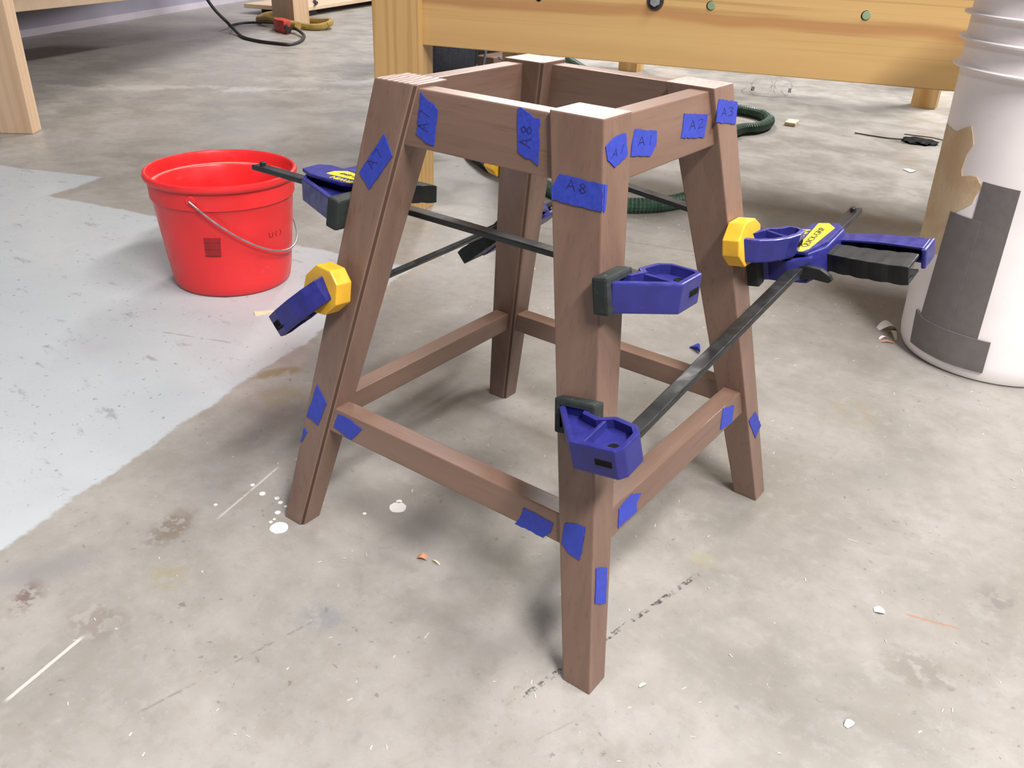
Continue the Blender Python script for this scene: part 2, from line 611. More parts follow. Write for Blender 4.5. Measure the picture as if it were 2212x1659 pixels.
fl = part('floor', box(-7.5, 5, -3.5, 7.5, -.06, 0), floor_mat())
tag(fl, 'bare grey concrete workshop floor with a worn pale blue painted patch', None, kind='structure')
INV[fl.name] = Matrix.Identity(4)
drops = [(-.123, -.113, .0105), (-.130, -.103, .0036), (-.202, -.229, .0105), (-.27, -.198, .0038), (-.249, -.193, .0030), (-.239, -.196, .0030),
         (-.226, -.211, .0034), (-.228, -.197, .0024), (-.218, -.228, .0022), (-.145, -.147, .0022), (-.295, -.248, .0022), (-.294, -.194, .0026), (-.219, -.222, .0018)]
for x, y, r in drops:
    part('paint_drop', disc(x, y, 0, .0006, r, r * 1.0, .3, 18, .05), white_paint, fl)

# the far wall, seen under the left bench
wdir = Vector((-.42, .91, 0)).normalized()
w0 = Vector((-4.30, 1.585, 0)) - wdir * 4.2
w1 = Vector((-4.30, 1.585, 0)) + wdir * 6.0
wn = Vector((-wdir.y, wdir.x, 0))


def wall_box(off0, off1, z0, z1):
    a, b = w0 + wn * off0, w1 + wn * off0
    c_, d = w1 + wn * off1, w0 + wn * off1
    return hexa([(p.x, p.y, z) for z in (z0, z1) for p in (a, b, c_, d)])


tag(part('wall_left', wall_box(0, .12, 0, 3.0), wall_paint), 'lavender grey painted workshop wall behind the benches', None, kind='structure')
tag(part('baseboard_left', wall_box(-.012, 0, 0, .035), wall_base), 'pale strip along the foot of the lavender wall', None, kind='structure')

# ------------------------------------------------------------------ the stool
AX, AY, BX, BY = .1251, .1221, .2138, .2104
WTX, WTY, WBX, WBY = .0521, .0446, .0300, .0277
H = .5


def outer(axis, z):
    a, b = (AX, BX) if axis == 'x' else (AY, BY)
    return b + (a - b) * z / H


def inner(axis, z):
    wt, wb = (WTX, WBX) if axis == 'x' else (WTY, WBY)
    return outer(axis, z) - (wb + (wt - wb) * z / H)


stool = thing('stool_frame', (0, 0, 0), 'brown wooden stool frame without a seat, held by four bar clamps', 'stool')
legs = {}
for key, sx, sy in (('N', 1, -1), ('L', -1, -1), ('R', 1, 1), ('F', -1, 1)):
    ring = []
    for z in (0, H):
        ring += [(sx * outer('x', z), sy * outer('y', z), z), (sx * inner('x', z), sy * outer('y', z), z),
                 (sx * inner('x', z), sy * inner('y', z), z), (sx * outer('x', z), sy * inner('y', z), z)]
    bm = hexa(ring)
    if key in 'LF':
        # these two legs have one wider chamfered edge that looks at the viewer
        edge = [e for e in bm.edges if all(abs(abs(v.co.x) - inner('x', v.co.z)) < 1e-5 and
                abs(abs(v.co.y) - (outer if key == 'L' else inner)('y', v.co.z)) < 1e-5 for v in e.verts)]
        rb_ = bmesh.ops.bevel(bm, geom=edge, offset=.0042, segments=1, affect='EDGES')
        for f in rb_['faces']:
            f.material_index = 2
    bevel(bm, .0014, 2)
    for f in bm.faces:
        if f.normal.z > .9 and f.calc_center_median().z > .4:
            f.material_index = 1
    legs[key] = part('leg', bm, [walnut['z'], grain_rings if key == 'L' else grain_plain, dark_edge], stool)


def rail(name, axis, sign, z0, z1, off, thick, over=.003):
    """axis: the axis the rail's face looks along"""
    other = 'y' if axis == 'x' else 'x'
    c8 = []
    for z in (z0, z1):
        o = sign * (outer(axis, z) - off)
        i = sign * (outer(axis, z) - off - thick)
        e = inner(other, z) + over
        for a, b in ((o, -e), (o, e), (i, e), (i, -e)):
            c8.append((a, b, z) if axis == 'x' else (b, a, z))
    return part(name, bevel(hexa(c8), .0012, 2), walnut[other], stool)


RAILS = {}
for key, axis, sign, off in (('A', 'y', -1, .005), ('B', 'x', 1, .006), ('C', 'y', 1, .005), ('D', 'x', -1, .005)):
    RAILS['a' + key] = rail('apron', axis, sign, .4453, .4965, off, .0205)
    RAILS['s' + key] = rail('stretcher', axis, sign, .1305, .1585, off, .0215)

# outlines of the tape patches on the stool, in metres, with the normal of the face they stick to
TAPES={
 'LA1':((-0.0000,-0.9848,0.1739),[(-0.1065,-0.1305,0.4526),(-0.0929,-0.1336,0.4347),(-0.1191,-0.1399,0.3991),(-0.1342,-0.1376,0.4120)]),
 'AA1':((-0.0000,-0.9848,0.1739),[(-0.0702,-0.1182,0.4938),(-0.0609,-0.1193,0.4878),(-0.0540,-0.1196,0.4860),(-0.0484,-0.1203,0.4816),(-0.0483,-0.1258,0.4505),(-0.0574,-0.1257,0.4514),(-0.0635,-0.1252,0.4541),(-0.0705,-0.1247,0.4571)]),
 'AA2':((-0.0000,-0.9848,0.1739),[(0.0389,-0.1179,0.4955),(0.0422,-0.1178,0.4963),(0.0494,-0.1183,0.4933),(0.0567,-0.1189,0.4896),(0.0622,-0.1188,0.4904),(0.0673,-0.1253,0.4534),(0.0588,-0.1246,0.4576),(0.0536,-0.1247,0.4571),(0.0446,-0.1239,0.4612)]),
 'NA1':((-0.0000,-0.9848,0.1739),[(0.0927,-0.1305,0.4525),(0.1346,-0.1306,0.4518),(0.1381,-0.1343,0.4310),(0.1322,-0.1343,0.4307),(0.0891,-0.1343,0.4309),(0.0870,-0.1326,0.4403)]),
 'NA1b':((0.9846,-0.0000,0.1747),[(0.1338,-0.1288,0.4512),(0.1340,-0.1240,0.4497),(0.1365,-0.1279,0.4359),(0.1375,-0.1303,0.4301),(0.1374,-0.1328,0.4304)]),
 'NB1':((0.9846,-0.0000,0.1747),[(0.1288,-0.1232,0.4793),(0.1279,-0.1095,0.4842),(0.1278,-0.0914,0.4850),(0.1308,-0.0896,0.4676),(0.1320,-0.1111,0.4611),(0.1306,-0.1217,0.4688)]),
 'AB1':((0.9846,-0.0000,0.1747),[(0.1221,-0.0652,0.4831),(0.1233,-0.0276,0.4762),(0.1254,-0.0303,0.4644),(0.1267,-0.0410,0.4572),(0.1257,-0.0747,0.4629),(0.1242,-0.0723,0.4712)]),
 'AB2':((0.9846,-0.0000,0.1747),[(0.1220,0.0253,0.4835),(0.1233,0.0744,0.4762),(0.1251,0.0699,0.4662),(0.1269,0.0650,0.4563),(0.1256,0.0175,0.4632),(0.1236,0.0224,0.4747)]),
 'RB1':((0.9846,-0.0000,0.1747),[(0.1270,0.0874,0.4891),(0.1284,0.1287,0.4815),(0.1290,0.1298,0.4779),(0.1321,0.1239,0.4608),(0.1306,0.0799,0.4689),(0.1288,0.0823,0.4789)]),
 'NA2':((-0.0000,-0.9848,0.1739),[(0.1560,-0.1827,0.1568),(0.1671,-0.1820,0.1608),(0.1767,-0.1819,0.1614),(0.1777,-0.1848,0.1449),(0.1777,-0.1878,0.1282),(0.1645,-0.1874,0.1301),(0.1565,-0.1864,0.1360)]),
 'NB2':((0.9846,-0.0000,0.1747),[(0.1924,-0.1763,0.1204),(0.1937,-0.1658,0.1135),(0.1999,-0.1721,0.0784),(0.1980,-0.1895,0.0892),(0.1920,-0.1831,0.1231)]),
 'SA1':((-0.0000,-0.9848,0.1739),[(0.1071,-0.1792,0.1483),(0.1248,-0.1793,0.1480),(0.1418,-0.1795,0.1468),(0.1405,-0.1812,0.1370),(0.1338,-0.1827,0.1285),(0.1003,-0.1827,0.1287),(0.1077,-0.1808,0.1394)]),
 'SA2':((-0.0000,-0.9848,0.1739),[(-0.1435,-0.1782,0.1542),(-0.1249,-0.1781,0.1544),(-0.1062,-0.1790,0.1494),(-0.1211,-0.1822,0.1316),(-0.1336,-0.1817,0.1344),(-0.1488,-0.1811,0.1376)]),
 'LA2':((-0.0000,-0.9848,0.1739),[(-0.1734,-0.1785,0.1804),(-0.1572,-0.1816,0.1634),(-0.1677,-0.1868,0.1339),(-0.1770,-0.1862,0.1372),(-0.1873,-0.1860,0.1379)]),
 'LA3':((-0.0000,-0.9848,0.1739),[(-0.1903,-0.1886,0.1234),(-0.1843,-0.1893,0.1197),(-0.1933,-0.1921,0.1035)]),
 'SB1':((0.9846,-0.0000,0.1747),[(0.1801,-0.1061,0.1564),(0.1815,-0.0876,0.1483),(0.1824,-0.0972,0.1431),(0.1840,-0.0972,0.1340),(0.1840,-0.1333,0.1344),(0.1825,-0.1314,0.1429),(0.1807,-0.1295,0.1527)]),
 'SB2':((0.9846,-0.0000,0.1747),[(0.1797,0.1019,0.1583),(0.1811,0.1301,0.1508),(0.1846,0.1239,0.1308),(0.1836,0.0927,0.1366)]),
 'RB2':((0.9846,-0.0000,0.1747),[(0.1918,0.1784,0.1239),(0.1963,0.1950,0.0989),(0.1980,0.1787,0.0888),(0.1924,0.1590,0.1207)]),
}
WRITING=[
 ('AB2',[[(0.1248,0.0337,0.4677),(0.1235,0.0420,0.4752),(0.1250,0.0458,0.4670)],[(0.1243,0.0363,0.4706),(0.1244,0.0449,0.4701)],[(0.1239,0.0539,0.4730),(0.1236,0.0579,0.4744),(0.1238,0.0630,0.4733),(0.1243,0.0614,0.4709),(0.1250,0.0520,0.4666),(0.1251,0.0628,0.4663)]]),
 ('AB1',[[(0.1246,-0.0627,0.4689),(0.1234,-0.0549,0.4755),(0.1248,-0.0516,0.4678)],[(0.1242,-0.0602,0.4714),(0.1243,-0.0523,0.4707)],[(0.1250,-0.0419,0.4668),(0.1237,-0.0388,0.4741)]]),
 ('NB1',[[(0.1306,-0.1160,0.4688),(0.1295,-0.1083,0.4751),(0.1305,-0.1077,0.4697)],[(0.1302,-0.1134,0.4712),(0.1301,-0.1075,0.4718)],[(0.1303,-0.1004,0.4704),(0.1293,-0.0961,0.4764)]]),
 ('RB1',[[(0.1299,0.0905,0.4727),(0.1287,0.0985,0.4796),(0.1301,0.1019,0.4717)],[(0.1295,0.0930,0.4753),(0.1296,0.1011,0.4746)],[(0.1290,0.1099,0.4782),(0.1290,0.1167,0.4781),(0.1294,0.1178,0.4760),(0.1295,0.1123,0.4750),(0.1298,0.1179,0.4733),(0.1303,0.1154,0.4708),(0.1302,0.1077,0.4711)]]),
 ('AA1',[[(-0.0571,-0.1240,0.4612),(-0.0694,-0.1233,0.4649),(-0.0568,-0.1227,0.4683)],[(-0.0618,-0.1238,0.4623),(-0.0615,-0.1229,0.4674)],[(-0.0690,-0.1220,0.4721),(-0.0686,-0.1209,0.4783),(-0.0565,-0.1217,0.4740)]]),
 ('AA2',[[(0.0573,-0.1231,0.4660),(0.0455,-0.1225,0.4695),(0.0569,-0.1219,0.4730)],[(0.0529,-0.1229,0.4670),(0.0526,-0.1220,0.4720)],[(0.0508,-0.1207,0.4795),(0.0480,-0.1212,0.4771),(0.0450,-0.1207,0.4796),(0.0478,-0.1203,0.4820),(0.0508,-0.1207,0.4795),(0.0538,-0.1212,0.4765),(0.0565,-0.1207,0.4795),(0.0535,-0.1202,0.4825),(0.0508,-0.1207,0.4795)]]),
 ('NA1',[[(0.1018,-0.1323,0.4420),(0.1051,-0.1310,0.4498),(0.1098,-0.1324,0.4417)],[(0.1027,-0.1318,0.4450),(0.1084,-0.1319,0.4448)],[(0.1169,-0.1317,0.4454),(0.1139,-0.1314,0.4475),(0.1166,-0.1310,0.4493),(0.1196,-0.1314,0.4472),(0.1169,-0.1317,0.4454),(0.1137,-0.1321,0.4435),(0.1173,-0.1324,0.4414),(0.1205,-0.1321,0.4433),(0.1169,-0.1317,0.4454)]]),
 ('LA1',[[(-0.1170,-0.1365,0.4182),(-0.1244,-0.1353,0.4250),(-0.1112,-0.1353,0.4252)],[(-0.1201,-0.1361,0.4205),(-0.1159,-0.1353,0.4254)],[(-0.1185,-0.1341,0.4320),(-0.1136,-0.1331,0.4379),(-0.1067,-0.1343,0.4306)]]),
]


def ragged(pts, n, step=.004, jag=.0006, seed=0):
    """subdivide a tape outline and roughen it a little"""
    rnd = random.Random(seed)
    out = []
    P = [Vector(p) for p in pts]
    N_ = Vector(n)
    for i, a in enumerate(P):
        b = P[(i + 1) % len(P)]
        e = b - a
        k = max(1, int(e.length / step))
        s = N_.cross(e).normalized()
        for q in range(k):
            j = 0 if q == 0 else rnd.uniform(-jag, jag)
            out.append(a + e * q / k + s * j)
    return out


def flat_patch(pts, n, z0, z1):
    bm = bmesh.new()
    N_ = Vector(n)
    a = [bm.verts.new(p + N_ * z0) for p in pts]
    b = [bm.verts.new(p + N_ * z1) for p in pts]
    k = len(pts)
    f1 = bm.faces.new(a[::-1])
    f2 = bm.faces.new(b)
    for i in range(k):
        j = (i + 1) % k
        bm.faces.new((a[i], a[j], b[j], b[i]))
    bmesh.ops.triangulate(bm, faces=[f1, f2])
    return bm


tape_objs = {}
for i, (key, (n, pts)) in enumerate(TAPES.items()):
    tape_objs[key] = part('masking_tape', flat_patch(ragged(pts, n, seed=i), n, .0001, .0009), tape_blue, stool, label='blue masking tape')
for key, strokes in WRITING:
    n = Vector(TAPES[key][0])
    bm = bmesh.new()
    for st in strokes:
        P = [Vector(p) for p in st]
        for a, b in zip(P, P[1:]):
            d = (b - a).normalized()
            s = n.cross(d) * .00038
            a2, b2 = a - d * .0002, b + d * .0002
            hexa([p + n * h for h in (.0008, .0011) for p in (a2 - s, b2 - s, b2 + s, a2 + s)], bm)
    part('handwriting', bm, ink, tape_objs[key], label='dark pen writing')


# ------------------------------------------------------------------ bar clamps
def text_mesh(txt, size, M, depth=.0003):
    cu = bpy.data.curves.new('lettering', 'FONT')
    cu.body = txt
    cu.size = size
    cu.extrude = depth
    cu.align_x = 'CENTER'
    cu.align_y = 'CENTER'
    o = bpy.data.objects.new('lettering', cu)
    COL.objects.link(o)
    dg = bpy.context.evaluated_depsgraph_get()
    me = bpy.data.meshes.new_from_object(o.evaluated_get(dg))
    bm = bmesh.new()
    bm.from_mesh(me)
    bmesh.ops.transform(bm, matrix=M, verts=bm.verts)
    bpy.data.objects.remove(o)
    bpy.data.curves.remove(cu)
    bpy.data.meshes.remove(me)
    return bm


def mm(pts):
    """(v, u) in millimetres to (u, v) in metres"""
    return [(u * .001, v * .001) for v, u in pts]


ANGULAR = [(66, -5), (66, -14), (27, -57), (-12, -57), (-17, -50), (-17, -26), (-9, -16), (14, -10), (24, -16), (36, -12), (38, -5)]
CURVED = [(72, -5), (70, -17), (60, -30), (44, -41), (24, -49), (4, -53), (-12, -52), (-17, -42), (-12, -32), (4, -27), (16, -19), (30, -16), (44, -12), (46, -5)]
MOVING = [(66, 5), (66, 13), (30, 100), (12, 110), (-10, 106), (-12, 60), (-14, 26), (8, 12), (26, 15), (36, 12), (38, 5)]


def bar_clamp(name, origin, u, v, opening, bar_len, style, pad_v, tilt_fix, tilt_mov, label, lettering=None, bar_back=-.050, tail=1.0, drop=0.0):
    u = Vector(u).normalized()
    v = Vector(v)
    v = (v - u * v.dot(u)).normalized()
    w = u.cross(v)
    rot = Matrix((u, v, w)).transposed()
    c = thing(name, origin, label, 'clamp', 'bar clamps on the stool frame', rot)
    yellow = style == 'curved'

    def P(nm, bm, mat, par=c, sm=False):
        return part(nm, bm, mat, par, sm, local=True)

    # the steel bar with its stop pin
    bar = P('bar', bevel(box(bar_back, bar_len, -.0075, .0075, -.0030, .0030), .0014, 2), bar_steel)
    M = Matrix.Translation((bar_len - .012, 0, 0))
    pin = bmesh.new()
    bmesh.ops.create_cone(pin, cap_ends=True, segments=14, radius1=.0036, radius2=.0036, depth=.008, matrix=M @ Matrix.Translation((0, 0, .0035)))
    P('stop_pin', bevel(pin, .0006, 1), bar_steel, bar)

    # fixed jaw: a moulded blue casting with hollow sides
    prof = CURVED if yellow else ANGULAR
    sh = pad_v * 1000 - 52
    prof = [(a + (sh if a > 20 else 0), b * tail) for a, b in prof]
    hw = .0125 if yellow else .0135
    bm = bevel(prism(mm(prof), -hw, hw), .0016, 2)
    pocket(bm, (0, 0, 1), .0036, .0085)
    pocket(bm, (0, 0, -1), .0036, .0085)
    jaw = P('fixed_jaw', bm, blue_plastic)
    r0, r1 = (-.044 * tail, -.019 * tail) if yellow else (-.0535, -.0135)
    rib = bevel(box(r0, r1, .0195, .0228, -hw + .0008, hw - .0008), .0006, 1)
    P('rib', rib, blue_plastic, jaw)
    sc = bmesh.new()
    bmesh.ops.create_cone(sc, cap_ends=True, segments=16, radius1=.0052, radius2=.0052, depth=.002, matrix=Matrix.Translation((-.043, -.001, hw - .0076)))
    P('screw_hole_shade', sc, dark_hole, jaw)  # flat near-black disc, a screw hole's shade put into colour
    back = min(b for a, b in prof) * .001
    P('slot_shade', bevel(box(back - .0006, back + .004, -.0085 if not yellow else -.010, .0085 if not yellow else .002, -.0035, .0035), .001, 1), dark_hole, jaw)  # solid near-black box stands in for the shade inside the slot

    def pad(at_u, sign, tilt, size=1.0):
        M_ = Matrix.Translation((at_u, pad_v, 0)) @ Matrix.Rotation(tilt, 4, 'Y') @ Matrix.Scale(size, 4)
        if yellow:
            pts = [(-.026, -.013), (-.011, -.023), (.013, -.023), (.029, -.008), (.029, .008), (.013, .023), (-.011, .023), (-.026, .013)]
            Mp = M_ @ Matrix(((0, 0, 1, 0), (1, 0, 0, 0), (0, 1, 0, 0), (0, 0, 0, 1)))
            a, b = (-.019, 0) if sign > 0 else (0, .019)
            bm_ = bevel(prism(pts, a, b, None, Mp), .0015, 2)
            return P('pad', bm_, yellow_plastic, c)
        a, b = (-.015, 0) if sign > 0 else (0, .015)
        bm_ = bevel(box(a, b, -.021, .021, -.0160, .0160, None, M_), .0025, 2)
        pocket(bm_, M_.to_3x3() @ Vector((-sign, 0, 0)), .0035, .008)
        return P('pad', bm_, grey_pad, c)

    pad(0, 1, tilt_fix)
    pad(opening, -1, tilt_mov, .78 if yellow else 1.0)

    # moving head
    D = opening
    mv = [(a + (sh if a > 20 else 0), b * (.75 if yellow and b > 50 else 1)) for a, b in MOVING]
    bm = bevel(prism([(x + D, y) for x, y in mm(mv)], -.0125, .0125), .0016, 2)
    pocket(bm, (0, 0, 1), .0036, .007)
    pocket(bm, (0, 0, -1), .0036, .007)
    P('moving_jaw', bm, blue_plastic)
    body = [(8, 30), (10, 60), (9, 104), (4, 113), (-14, 117), (-23, 104), (-23, 50), (-10, 28)]
    bm = bevel(prism([(x + D, y) for x, y in mm(body)], -.0160, .0160), .0025, 3)
    P('housing', bm, blue_plastic, c, True)
    plate = [(17, 26), (24, 42), (24, 90), (14, 113), (-12, 116), (-20, 104), (-20, 60), (-8, 26)]
    pl = P('cover_plate', bevel(prism([(x + D, y) for x, y in mm(plate)], .0142, .0182), .0012, 2), blue_plastic)
    P('cover_plate', bevel(prism([(x + D, y) for x, y in mm(plate)], -.0182, -.0142), .0012, 2), blue_plastic)
    if lettering:
        l0, l1 = lettering
        k = (l1 - l0) / 86
        lab = [(6, l0), (10, l1 - 1), (-2, l1), (-13, l1 - 13 * k), (-8, l0 + 9 * k), (-3, l0)]
        P('label_plate', bevel(prism([(x + D, y) for x, y in mm(lab)], .0178, .0187), .0003, 1), yellow_label, pl)
        P('lettering', text_mesh('QUICK-GRIP', .0105 * k, Matrix.Translation((D + (l0 + l1) * .0005 - .002, -.001, .0188))), print_ink, pl)
        P('lettering', text_mesh('IRWIN', .0150 * k, Matrix.Translation((D + (l0 + l1) * .0005, .0155, .0183))), yellow_label, pl)
    # release lever in front of the housing
    lev = [(10, -3), (0, 4), (-12, 5), (-26, 2), (-36, -5), (-38, -10), (-34, -13), (-18, -10), (0, -12), (10, -12)]
    Ml = Matrix.Translation((D + .022, 0, 0)) @ Matrix(((0, 0, 1, 0), (1, 0, 0, 0), (0, 1, 0, 0), (0, 0, 0, 1)))
    P('release_lever', bevel(prism([(a * .001, b * .001) for a, b in lev], -.003, .003, None, Ml), .0012, 2), black_grip)

    # grip: a channel that opens towards the trigger
    def channel(stations, flip):
        rings = []
        for q_, (vv, uu, wid, hh, tk) in enumerate(stations):
            s = -1 if flip else 1
            lo = 0 if flip else -2 - drop * q_ / len(stations)
            x0, x1, x2 = uu, uu + s * tk, uu + s * wid
            rings.append([(D + a * .001, vv * .001, (b + lo) * .001) for a, b in
                          ((x0, -hh), (x2, -hh), (x2, -hh + tk), (x1, -hh + tk), (x1, hh - tk), (x2, hh - tk), (x2, hh), (x0, hh))])
        return loft(rings)

    st = []
    for q in range(15):
        f_ = q / 14
        vv = -14 - 98 * f_
        uu = 52 - 25 * f_ - 3 * math.sin(f_ * math.pi)
        notch = .7 if q % 3 == 2 else 0
        st.append((vv, uu + notch, 30 + 8 * f_ - notch, 10.5 - notch, 3.2))
    P('grip', bevel(channel(st, False), .0010, 2, 40), black_grip)
    st = []
    for q in range(11):
        f_ = q / 10
        vv = -16 - 96 * f_
        uu = 110 - 2 * f_ + 4 * math.sin(f_ * math.pi * 1.1)
        st.append((vv, uu, 20 + 8 * f_, 8.5, 2.6))
    trig = P('trigger', bevel(channel(st, True), .0010, 2, 40), blue_plastic)
    hook = bevel(box(D + .074, D + .110, -.1160, -.1110, -.0130, .0085), .002, 2)
    P('trigger_tip', hook, blue_plastic, trig)
    return c


bar_clamp('bar_clamp', (.1487, -.088, .366), (-1, 0, .004), (0, -1, .03), .2974, .507, 'angular', .049, R(10), R(-10),
          'bar clamp with grey pads whose bar end reaches over the red bucket', lettering=(18, 80), drop=15)
bar_clamp('bar_clamp', (.208, -.1627, .2695), (0, 1, .125), (-1, 0, -.19), .318, .528, 'angular', .056, R(17), R(-3),
          'bar clamp with grey pads and yellow name plate, slanting in front of the right side', lettering=(27, 113))
bar_clamp('bar_clamp', (.1531, .170, .345), (-1, 0, .095), (0, -1, 0), .304, .44, 'curved', .052, R(14), R(-5),
          'bar clamp with yellow pads across the far back of the stool frame')
bar_clamp('bar_clamp', (-.192, -.164, .2600), (0, 1, .03), (.75, 0, .66), .324, .46, 'curved', .056, R(-7), R(7),
          'bar clamp with yellow pads on the left side, grip pointing down', bar_back=-.040, tail=.82)

# ------------------------------------------------------------------ red bucket
rb = thing('bucket', (-.878, .226, 0), 'red plastic bucket with a wire handle on the painted floor', 'bucket')
cx, cy = -.878, .226


def rr(z):
    return .1075 + (.1275 - .1075) * min(1, z / .19) ** .9


prof = [(.100, .000), (.1045, .0015), (.1075, .006)] + [(rr(z), z) for z in (.02, .05, .09, .13, .165)] + \
       [(.1262, .168), (.1285, .169), (.1292, .198), (.1325, .1995), (.1352, .203), (.1358, .207), (.1345, .2115), (.1312, .2135), (.1285, .2125),
        (.1265, .208), (.1258, .190), (.1225, .1885), (.1205, .186)] + [(rr(z) - .0042, z) for z in (.15, .1, .05, .02)] + [(.100, .008)]
part('body', lathe(prof, cx, cy, 72), red_plastic, rb, True)
part('worn_ledge', lathe([(.1262, .1885), (.1262, .1900), (.1222, .1898), (.1222, .1883)], cx, cy, 72, close=True), red_worn, rb, True, label='pale worn ledge inside the rim')
bm = bmesh.new()
for k in range(15):
    z = .083 + .0025 * k
    a0, a1 = R(-57 + .07 * k), R(-43.5 + .1 * k)
    th = .0009 if k % 5 else .0014
    rings = [[(cx + (rr(zz) + off) * math.cos(a), cy + (rr(zz) + off) * math.sin(a), zz) for zz, off in ((z, -.0006), (z, .0005), (z + th, .0005), (z + th, -.0006))] for a in (a0 + (a1 - a0) * q / 6 for q in range(7))]
    loft(rings, bm)
part('printed_mark', bm, red_dark, rb, label='dark striped printed mark')
bm = bmesh.new()
for a0, z0, a1, z1 in ((0, .116, 1, .106), (1, .106, 4, .106), (4, .106, 4.5, .114), (9, .115, 7.5, .109), (7.5, .109, 9.5, .104), (13, .115, 15, .110), (15, .110, 13.5, .104)):
    Q = []
    for s in (0, 1):
        a, z = R(a0 + (a1 - a0) * s), z0 + (z1 - z0) * s
        Q.append(Vector((cx + (rr(z) + .0003) * math.cos(a), cy + (rr(z) + .0003) * math.sin(a), z)))
    tube(Q, .0005, 5, bm)
part('pen_mark', bm, red_dark, rb)
ea = R(-60.6)
e_ = Vector((math.cos(ea), math.sin(ea), 0))
pd = Vector((-e_.y, e_.x, 0))
qd = pd * math.cos(R(43)) - Vector((0, 0, 1)) * math.sin(R(43))
C0 = Vector((cx, cy, .187))
bail = [C0 + e_ * .1255, C0 + e_ * .1335]
for k in range(1, 30):
    a = math.pi * k / 30
    bail.append(C0 + e_ * .134 * math.cos(a) + qd * .170 * math.sin(a))
bail += [C0 - e_ * .1335, C0 - e_ * .1255]
part('wire_handle', tube(bail, .0017, 8), wire_metal, rb, True, label='thin grey wire handle')
for s in (1, -1):
    p = C0 + e_ * s * .1285
    bm = bmesh.new()
    Me = Matrix.Translation(p) @ e_.to_track_quat('Z', 'Y').to_matrix().to_4x4()
    bmesh.ops.create_cone(bm, cap_ends=True, segments=16, radius1=.011, radius2=.009, depth=.005, matrix=Me)
    part('handle_ear', bevel(bm, .001, 1), red_plastic, rb)

# ------------------------------------------------------------------ tall white bucket
wx, wy = .349, .859
wb = thing('bucket', (wx, wy, 0), 'tall white plastic bucket patched with grey duct tape at right', 'bucket')


def wr(z):
    if z < .03:
        return .134 + .007 * (z / .03) ** .5
    return .141 + .0155 * (z - .03) / .42


prof = [(.128, 0), (.1335, .002)] + [(wr(z), z) for z in (.012, .03, .1, .2, .3, .4, .455)]
for zc in (.462, .500, .534):
    prof += [(wr(zc) + .001, zc - .0025), (.1685 + (zc - .462) * .03, zc - .001), (.1690 + (zc - .462) * .03, zc + .0015), (wr(zc) + .002, zc + .003), (wr(zc) + .002, zc + .015)]
prof += [(.163, .575), (.172, .577), (.173, .600), (.168, .603), (.160, .600), (.157, .560)] + [(wr(z) - .004, z) for z in (.4, .2, .05)] + [(.130, .006)]
part('body', lathe(prof, wx, wy, 96), white_plastic, wb, True)


def curved_patch(poly, rfun, off, th, cuts=5):
    """polygon given as (angle, height) laid on a tapering round wall"""
    bm = bmesh.new()
    f = bm.faces.new([bm.verts.new((a * .145, z, 0)) for a, z in poly])
    bmesh.ops.triangulate(bm, faces=[f])
    for _ in range(4):
        es = [e for e in bm.edges if e.calc_length() > .012]
        if not es:
            break
        bmesh.ops.subdivide_edges(bm, edges=es, cuts=1, use_grid_fill=False)
        bmesh.ops.triangulate(bm, faces=bm.faces)
    r = bmesh.ops.extrude_face_region(bm, geom=list(bm.faces))
    vv = [g for g in r['geom'] if isinstance(g, bmesh.types.BMVert)]
    for q in vv:
        q.co.z = th
    for q in bm.verts:
        a, z = q.co.x / .145, q.co.y
        rad = rfun(z) + off + q.co.z
        q.co = (wx + rad * math.cos(a), wy + rad * math.sin(a), z)
    return bm


def jagged(poly, step, jag, seed):
    rnd = random.Random(seed)
    out = []
    for i, (a, z) in enumerate(poly):
        b, y = poly[(i + 1) % len(poly)]
        k = max(1, int(math.hypot((b - a) * .145, y - z) / step))
        for q in range(k):
            j = rnd.uniform(-jag, jag) if q else 0
            out.append((a + (b - a) * q / k + j / .145, z + (y - z) * q / k + j))
    return out


part('duct_tape', curved_patch([(-1.98, .314), (-1.62, .313), (-1.583, .066), (-1.983, .062)], wr, .0000, .0008), duct, wb, label='grey duct tape')
part('duct_tape', curved_patch([(-2.258, .256), (-1.885, .256), (-1.90, .062), (-2.315, .062)], wr, .0005, .0016), duct, wb, label='grey duct tape')
part('duct_tape', curved_patch([(-2.40, .081), (-2.25, .074), (-1.45, .0745), (-1.434, .020), (-1.86, .019), (-2.37, .022)], wr, .0012, .0024), duct, wb, label='grey duct tape')
part('torn_label', curved_patch(jagged([(-2.84, .372), (-2.493, .370), (-2.278, .386), (-2.19, .361), (-2.246, .337), (-2.234, .312), (-2.057, .318), (-1.98, .306), (-2.031, .278), (-2.257, .250), (-2.271, .185), (-2.49, .176), (-2.95, .18), (-2.90, .257)], .012, .003, 3), wr, .0003, .0009), tan_paper, wb, label='torn tan paper left on the bucket')

# ------------------------------------------------------------------ workbench behind the stool
A1 = R(17.5)
M1 = frame2((-.884, .773, 0), A1)
R1 = Matrix.Rotation(A1, 3, 'Z')


def bench_part(root, name, dims, mat, M, bv=.002, label=None):
    """meshes are kept in the bench's own space so that the grain follows it"""
    return part(name, bevel(box(*dims), bv, 2), mat, root, local=True, label=label)


b1 = thing('workbench', (-.884, .773, 0), 'yellow stained pine workbench behind the stool frame', 'workbench', rot=R1)
for x0, y0 in ((-.112, 0), (1.90, 0), (-.112, .86), (1.90, .86)):
    bench_part(b1, 'post', (x0, x0 + .112, y0, y0 + .076, 0, .82), pine_z, M1)
front = bench_part(b1, 'front_rail', (-.004, 1.904, .020, .064, .376, .66), pine_x, M1)
bench_part(b1, 'rear_rail', (-.004, 1.904, .88, .92, .45, .66), pine_x, M1)
bench_part(b1, 'bench_top', (-.20, 2.10, -.03, .97, .82, .88), pine_top, M1)


